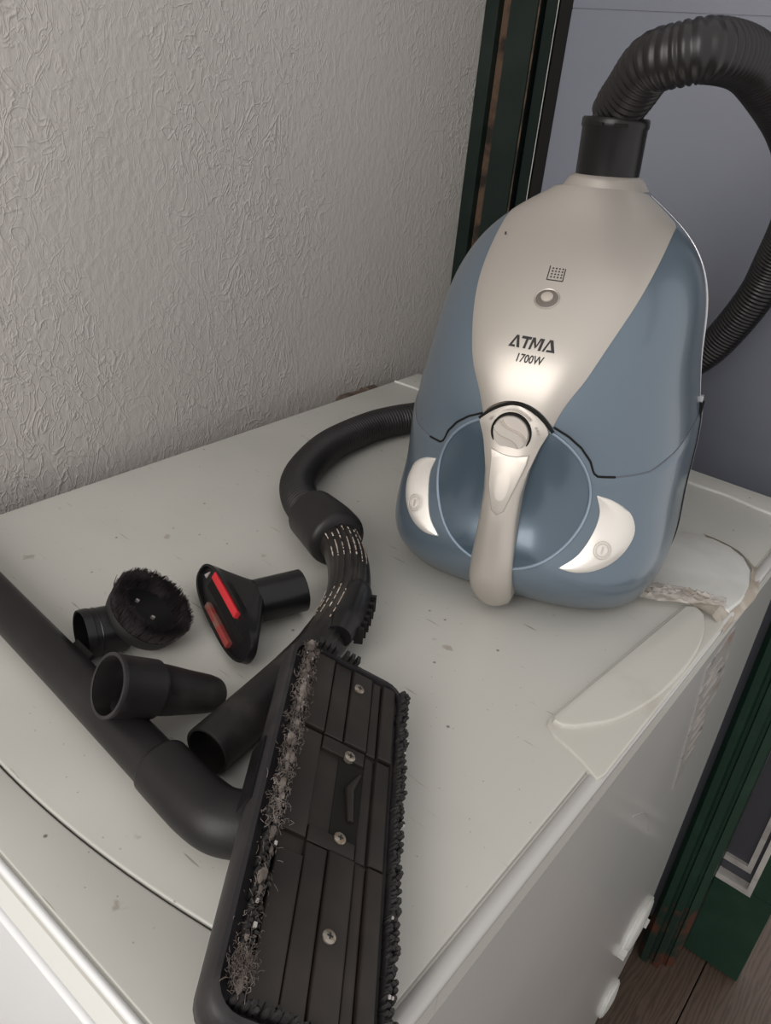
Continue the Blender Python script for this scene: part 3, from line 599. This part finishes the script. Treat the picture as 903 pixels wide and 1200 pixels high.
# air slide with teeth on the outer bend
sl = spline([V(-.2345,-.530,.0310), V(-.2150,-.563,.0305), V(-.2030,-.590,.0285)], 8)
sld = MB().tube(sl, [lut([(0,.006),(.15,.0125),(.7,.0135),(1,.010)], i/(len(sl)-1)) for i in range(len(sl))], 20).build('air_slide', M['black_gloss'], hs)
for k in range(6):
    p = sl[4+2*k] if 4+2*k < len(sl) else sl[-1]; MB().obox(p + V(.0105,.0075,-.003), V(.0028,.002,0), V(-.0010,.0014,0), V(0,0,.007)).build('slide_tooth', M['black_gloss'], sld, smooth=0)
opts = [V(-.2070,-.630,.0172), V(-.2020,-.660,.0170), V(-.1965,-.695,.0170), V(-.1925,-.722,.0170)]
op = spline(opts, 6)
b = MB().tube(op, 0.0168, 32, caps=False)
ax = (op[-1]-op[-2]).normalized(); b.lathe(op[-1], ax, [(0.0168,0),(0.0166,0.0015),(0.0148,0.0012),(0.0146,-0.03),(0.0,-0.03)], 32, caps=False); b.build('outlet_tube', M['black_dusty'], hs)

# ------------------------------------------------------------------ wand
wn = thing('wand_tube', (-0.39, -0.737, 0.0), 'long straight black wand tube lying along the near edge of the appliance', 'tube')
wp = [V(-.580,-.722,.0160), V(-.424,-.7345,.0158), V(-.301,-.7435,.0156), V(-.190,-.7525,.0156)]
MB().tube(spline(wp, 10), 0.0156, 36).build('tube_body', M['black'], wn)
MB().obox(V(-.322,-.7265,.0235), V(.011,-.0008,0), V(.0001,.002,.001), V(0,-.0006,.0015)).build('locking_slot', M['gap'], wn, smooth=0)

# ------------------------------------------------------------------ floor nozzle, lying sole up against its neck
TR = V(-.1295,-.5966,.0235); HD = V(.5942,-.8043,0); HV = V(-.717,-.529,.456).normalized(); HN = V(.367,.271,.89).normalized()
HL, HW_ = 0.246, 0.0795
def hp(al, ac, h_): return TR + HD*al + HV*ac + HN*h_
fn_ = thing('floor_nozzle', (-0.06, -0.69, 0.0), 'large rectangular black floor nozzle tilted sole up beside the wand', 'nozzle')
out = rrect(-0.002, 0.004, HL, HW_+0.012, 0.014)   # (along, across)
fm = lambda a, c_, h_: hp(a, c_, h_)
rows = []
for h_, ins in ((-0.024,0.006),(-0.021,0.002),(-0.012,0.0),(-0.003,0.0),(0.0,0.0015),(0.0005,0.004),(-0.004,0.0045),(-0.0045,0.006)):
    cx, cy = HL/2, (HW_+0.016)/2
    rows.append([hp(cx+(a-cx)*(1-ins/0.12), cy+(c_-cy)*(1-ins/0.045), h_) for a, c_ in out])
b = MB().grid(rows, True); b.cap(rows[0]); b.cap(rows[-1]); b.build('housing', M['housing'], fn_, smooth=50)
# ribbed sole strips with the suction slot in the middle
def strip(a0, a1, c0_, c1_, h0, h1, nm='sole_rib', mt='black_sole', bev=0.0012):
    MB().slab([(a0,c0_),(a1,c0_),(a1,c1_),(a0,c1_)], h0, h1, bev, fn=hp).build(nm, M[mt], fn_, smooth=30)
strip(0.006, 0.238, 0.010, 0.0765, -0.0044, -0.0035, 'sole_plate', 'black_sole', 0.0003)
SA, SB = 0.083, 0.136
for c0_, c1_, hh in ((0.0118,0.0215,0.0006),(0.0222,0.0290,-0.0012),(0.0296,0.0450,0.0004),(0.0456,0.0585,-0.0006),(0.0592,0.0745,0.0006)):
    wide = 0.0295 <= c0_ < 0.05
    for k, (a0, a1) in enumerate(((0.006, SA-0.012), (SB+0.012, 0.236))):
        e0 = a0 + (0.0 if k == 0 else (0.010 if c0_ > 0.055 else 0.0)); strip(e0, a1, c0_, c1_, -0.0045, hh)
    if not wide: strip(SA-0.010, SB+0.010, c0_, c1_, -0.0045, hh-0.0012, 'throat_rib')
for a0, a1, mm_ in ((SA-0.011, SA-0.001, 1), (SB+0.001, SB+0.011, 1)):
    MB().slab([(a0,0.0296),(a1,0.0296),(a1,0.0585),(a0,0.0585)], -0.0045, -0.001, 0.001, fn=hp).build('throat_ramp', M['black_sole'], fn_, smooth=30)
MB().slab([(SA,0.0275),(SB,0.0275),(SB,0.0455),(SA,0.0455)], -0.0046, -0.0030, 0.0002, fn=hp).build('suction_slot', M['gap'], fn_, smooth=0)
MB().tube([hp(SA+0.006,0.031,-0.0022), hp(SA+0.02,0.037,-0.0022), hp(SB-0.012,0.034,-0.0026)], [0.001,0.003,0.002], 10).build('slot_flap', M['black_sole'], fn_)
for al in (0.022, 0.080, 0.138, 0.194):
    sc = MB().lathe(hp(al, 0.0398, 0.0008 if al in (0.022,0.194) else -0.0008), HN, [(0.0036,-0.002),(0.0036,0.0006),(0.0028,0.0011),(0.0,0.0012)], 20).build('screw', M['screw'], fn_)
    MB().obox(hp(al, 0.0398, 0.0020 if al in (0.022,0.194) else 0.0004), HD*0.0016, HV*0.0004, HN*0.0002).obox(hp(al, 0.0398, 0.0020 if al in (0.022,0.194) else 0.0004), HD*0.0004, HV*0.0016, HN*0.0002).build('screw_cross', M['ink'], sc, smooth=0)
# bristle rows (tufts), dust and lint caught in them
def tufts(path2, step, hgt, r_, jit, lean=V(0,0,0)):
    bb = MB()
    for (a0, c0_), (a1, c1_) in zip(path2, path2[1:]):
        L_ = math.hypot(a1-a0, c1_-c0_); k = max(1, int(L_/step))
        for i in range(k):
            for rr in range(2):
                a = a0+(a1-a0)*i/k + random.gauss(0, jit); c_ = c0_+(c1_-c0_)*i/k + random.gauss(0, jit) + (rr-0.5)*0.0026
                p = hp(a, c_, -0.004); tip = hp(a+random.gauss(0,.0009), c_+random.gauss(0,.0009), hgt*random.uniform(.75,1.1)) + lean
                bb.tube([p, p.lerp(tip, .6), tip], [r_, r_*1.15, r_*0.75], 6)
    return bb
tufts([(0.006,0.0795),(0.230,0.0795)], 0.0027, 0.0045, 0.0014, 0.0004).build('bristle_row', M['bristle'], fn_, smooth=30, kind='stuff')
tufts([(0.004,0.0055),(0.236,0.0055)], 0.0024, 0.0028, 0.0016, 0.0004, lean=-HV*0.001).build('bristle_row', M['bristle'], fn_, smooth=30, kind='stuff')
tufts([(0.2365,0.078),(0.2365,0.036)], 0.0030, 0.0045, 0.0016, 0.0005).build('bristle_row', M['bristle'], fn_, smooth=30, kind='stuff')
for k in range(8):
    c_ = 0.074 - 0.0042*k
    if k == 4: continue
    MB().obox(hp(-0.001, c_, 0.001), HD*0.0030, HV*0.0012, HN*0.0042).build('end_tooth', M['bristle'], fn_, smooth=0)
b = MB()
for _ in range(3000):
    a = abs(random.gauss(0, 1)); al = random.choice((random.uniform(0.004,0.150), random.uniform(0.004,0.150), random.uniform(0.004,0.235), random.gauss(0.224,0.004))); c_ = 0.0795 + random.gauss(0, 0.0026)
    if al > 0.236: al = 0.236
    p = hp(al, c_, random.uniform(0.0015, 0.0052)); q = p + HD*random.gauss(0,.0024) + HV*random.gauss(0,.0012) + HN*random.gauss(0,.0008); mid = p.lerp(q, .5) + HN*random.uniform(0,.0012) + HV*random.gauss(0,.0006)
    b.tube([p, mid, q], 0.00014, 3, caps=False)
for _ in range(60):
    al = random.uniform(0.006, 0.14) if random.random() < .8 else random.uniform(0.14, 0.235); p = hp(al, 0.0795+random.gauss(0,.001), 0.0038); r_ = random.uniform(.0008,.0019)
    b.tube([p-HD*r_*2.2, p-HD*r_, p+HD*r_, p+HD*r_*2.2], [r_*.3, r_, r_*.9, r_*.2], 6)
b.build('lint', M['lint'], fn_, smooth=30, kind='stuff')
b = MB()
for _ in range(16):
    al = random.uniform(0.01, 0.23); c_ = random.choice((0.0795, 0.0795, 0.0055)) + random.gauss(0,.0012); r_ = random.uniform(.0003,.0008); p = hp(al, c_, 0.0044); b.obox(p, HD*r_*1.5, HV*r_, HN*r_)
b.build('crumbs', M['crumb'], fn_, smooth=0, kind='stuff')
# swivel neck from the back of the housing to the wand
npth = spline([V(-.2020,-.7517,.0192), V(-.185,-.753,.0192), V(-.160,-.7545,.0194), V(-.142,-.7525,.0200), V(-.126,-.741,.0205), V(-.1120,-.724,.0215)], 10)
nn = len(npth)-1
MB().tube(npth, [lut([(0,.0172),(.02,.0186),(.45,.0190),(.75,.0190),(1,.0185)], i/nn) for i in range(nn+1)], 36).build('neck', M['black'], fn_, smooth=50)
MB().obox(hp(0.112, 0.089, -0.013), HD*0.022, HV*0.004, HN*0.008).build('pivot_flange', M['black_gloss'], fn_, smooth=0)

# ------------------------------------------------------------------ crevice tool leaning on the wand
cv = thing('crevice_tool', (-0.235, -0.715, 0.0), 'short black crevice tool with open round socket leaning on the wand', 'nozzle')
A0 = V(-.2510,-.7515,.0515); A1 = V(-.2330,-.6860,.0140)
ax = (A1-A0).normalized(); sd = V(0,0,1).cross(ax).normalized(); uu = ax.cross(sd)
Lc = (A1-A0).length
b = MB(); rows = []
prof = [(0.0,.0204,.0204),(.012,.0203,.0203),(.018,.0200,.0200),(.40,.0192,.0192),(.42,.0172,.0172),(.55,.0162,.0170),(.75,.0140,.0165),(.93,.0120,.0160),(1.0,.0105,.0155)]
for x_, rv, rs in prof:
    rows.append([A0 + ax*(x_*Lc*(1.0 if x_ < .9 else (1.0+0.06*math.sin(2*math.pi*k/36)))) + uu*rv*math.sin(2*math.pi*k/36) + sd*rs*math.cos(2*math.pi*k/36) for k in range(36)])
b.grid(rows, True); b.cap(rows[-1])
inner = [(0.0,.0184),(.10,.0180),(.40,.0176),(.75,.0125)]
ri = [[A0 + ax*(x_*Lc) + r_*(uu*math.sin(2*math.pi*k/36) + sd*math.cos(2*math.pi*k/36)) for k in range(36)] for x_, r_ in inner]
b.grid([rows[0], ri[0]], True); b.grid(ri, True); b.cap(ri[-1]); b.build('tool_body', M['black_dusty'], cv, smooth=50)
MB().lathe(A0 - ax*0.0006, ax, [(0.0185,0.0),(0.0206,0.0),(0.0208,0.0015),(0.0204,0.003)], 40, caps=False).build('socket_rim', M['housing'], cv)

# ------------------------------------------------------------------ round dusting brush
db = thing('dusting_brush', (-0.34, -0.69, 0.0), 'round black dusting brush with shaggy bristle ring facing up', 'brush')
B0 = V(-.3420,-.7165,.0198); CC = V(-.3255,-.6715,.0265); CA = V(.47,.34,.81).normalized()
B1 = CC - CA*0.010 + (B0-CC).normalized()*0.012
ax = (B1-B0).normalized(); Lb = (B1-B0).length
b = MB().lathe(B0, ax, [(0.0170,0.012),(0.0172,0.0005),(0.0186,0.0),(0.0190,0.002),(0.0190,0.0065),(0.0184,0.007),(0.0182,0.0105),(0.0186,0.011),(0.0180,0.0115),(0.0176,Lb)], 36, caps=False); b.build('tube_socket', M['black_gloss'], db)
b = MB().lathe(CC, CA, [(0.012,-0.018),(0.020,-0.016),(0.0285,-0.009),(0.0300,-0.003),(0.0298,0.0005),(0.0225,0.001),(0.0215,-0.006),(0.016,-0.014),(0.0,-0.015)], 44); b.build('brush_cup', M['bristle'], db)
b = MB(); e1 = CA.orthogonal().normalized(); e2 = CA.cross(e1)
for _ in range(3200):
    a = random.uniform(0, 2*math.pi); r_ = random.uniform(.0222,.0292); d = e1*math.cos(a)+e2*math.sin(a); p = CC + d*r_
    ln_ = random.uniform(.0125,.0145); tip = p + CA*ln_ + d*random.gauss(.0012+(r_-.0222)*0.25,.0010) + (d.cross(CA))*random.gauss(0,.0014); mid = p.lerp(tip,.5) + d*0.0008
    b.tube([p, mid, tip], [.00042,.0004,.00016], 3, caps=False)
b.build('bristle_ring', M['bristle_brush'], db, smooth=0, kind='stuff')
b = MB()
for da, r_ in ((0.4,.008),(2.2,.014),(4.4,.013)):
    d = e1*math.cos(da)+e2*math.sin(da); b.obox(CC+d*r_-CA*0.004, e1*0.0014, e2*0.001, CA*0.001)
b.build('lint', M['crumb'], db, smooth=0, kind='stuff')

# ------------------------------------------------------------------ upholstery nozzle with red lint strips
un = thing('upholstery_nozzle', (-0.30, -0.60, 0.0), 'small flared black upholstery nozzle with two red lint strips', 'nozzle')
UC = V(-.2960,-.6235,.0200)                       # centre of the working face
ux = V(.925,-.39,-0.02).normalized()              # long axis of the face
uy = V(.33,.93,0.03); uy = (uy - uy.dot(ux)*ux).normalized()    # towards the socket
tilt = math.radians(34)
uz = ux.cross(uy); uz = uz if uz.z > 0 else -uz
fnn = (-uy*math.cos(tilt) + uz*math.sin(tilt)).normalized(); fup = (uz*math.cos(tilt) + uy*math.sin(tilt)).normalized()
def up_(a, c_, h_): return UC + ux*a + fup*c_ + fnn*h_
fo = []
for k in range(40):
    th = 2*math.pi*k/40; c_ = math.cos(th); s_ = math.sin(th); fo.append((0.060*math.copysign(abs(c_)**0.75, c_), 0.0165*math.copysign(abs(s_)**0.8, s_)))
rows = [[up_(a, c_, 0.0) for a, c_ in fo], [up_(a*1.0, c_*1.0, -0.006) for a, c_ in fo]]
TS = UC + uy*0.030 + V(0,0,.0005); nring = 40
for f_ in (0.25, 0.5, 0.75, 1.0):
    rows.append([up_(a, c_, -0.006).lerp(TS + ux*0.0165*math.cos(2*math.pi*k/40) + uz*0.0165*math.sin(2*math.pi*k/40), f_**0.8) for k, (a, c_) in enumerate(fo)])
b = MB().grid(rows, True); b.cap(rows[-1])
fi = [[up_(a*0.965, c_*0.86, 0.0) for a, c_ in fo], [up_(a*0.955, c_*0.82, -0.003) for a, c_ in fo]]
b.grid([rows[0], fi[0]], True); b.grid(fi, True); b.cap(fi[-1]); b.build('flared_body', M['black_gloss'], un, smooth=50)
TE = TS + uy*0.046
MB().lathe(TS - uy*0.002, uy, [(0.0175,0.0),(0.0175,0.0395),(0.0168,0.040),(0.0158,0.0395),(0.0155,0.02),(0.0,0.02)], 36, caps=False).build('tube_socket', M['black_gloss'], un)
MB().slab([(-0.040,-0.0035),(0.040,-0.0035),(0.040,0.0035),(-0.040,0.0035)], -0.0032, -0.0028, 0.0001, fn=up_).build('suction_slot', M['gap'], un, smooth=0)
MB().slab([(-0.036,0.0068),(0.020,0.0068),(0.020,0.0128),(-0.036,0.0128)], -0.003, 0.0016, 0.0012, fn=up_).build('lint_strip', M['red'], un, smooth=30, label='bright red lint strip')
MB().slab([(-0.022,-0.0130),(0.032,-0.0130),(0.032,-0.0078),(-0.022,-0.0078)], -0.003, 0.0014, 0.0012, fn=up_).build('lint_strip', M['red_dusty'], un, smooth=30, label='dusty brownish red lint strip')
MB().slab([(-0.052,0.000),(-0.047,0.000),(-0.0475,0.006)], -0.0029, -0.0018, 0.0001, fn=up_).build('hanging_hole', M['crumb'], un, smooth=0)
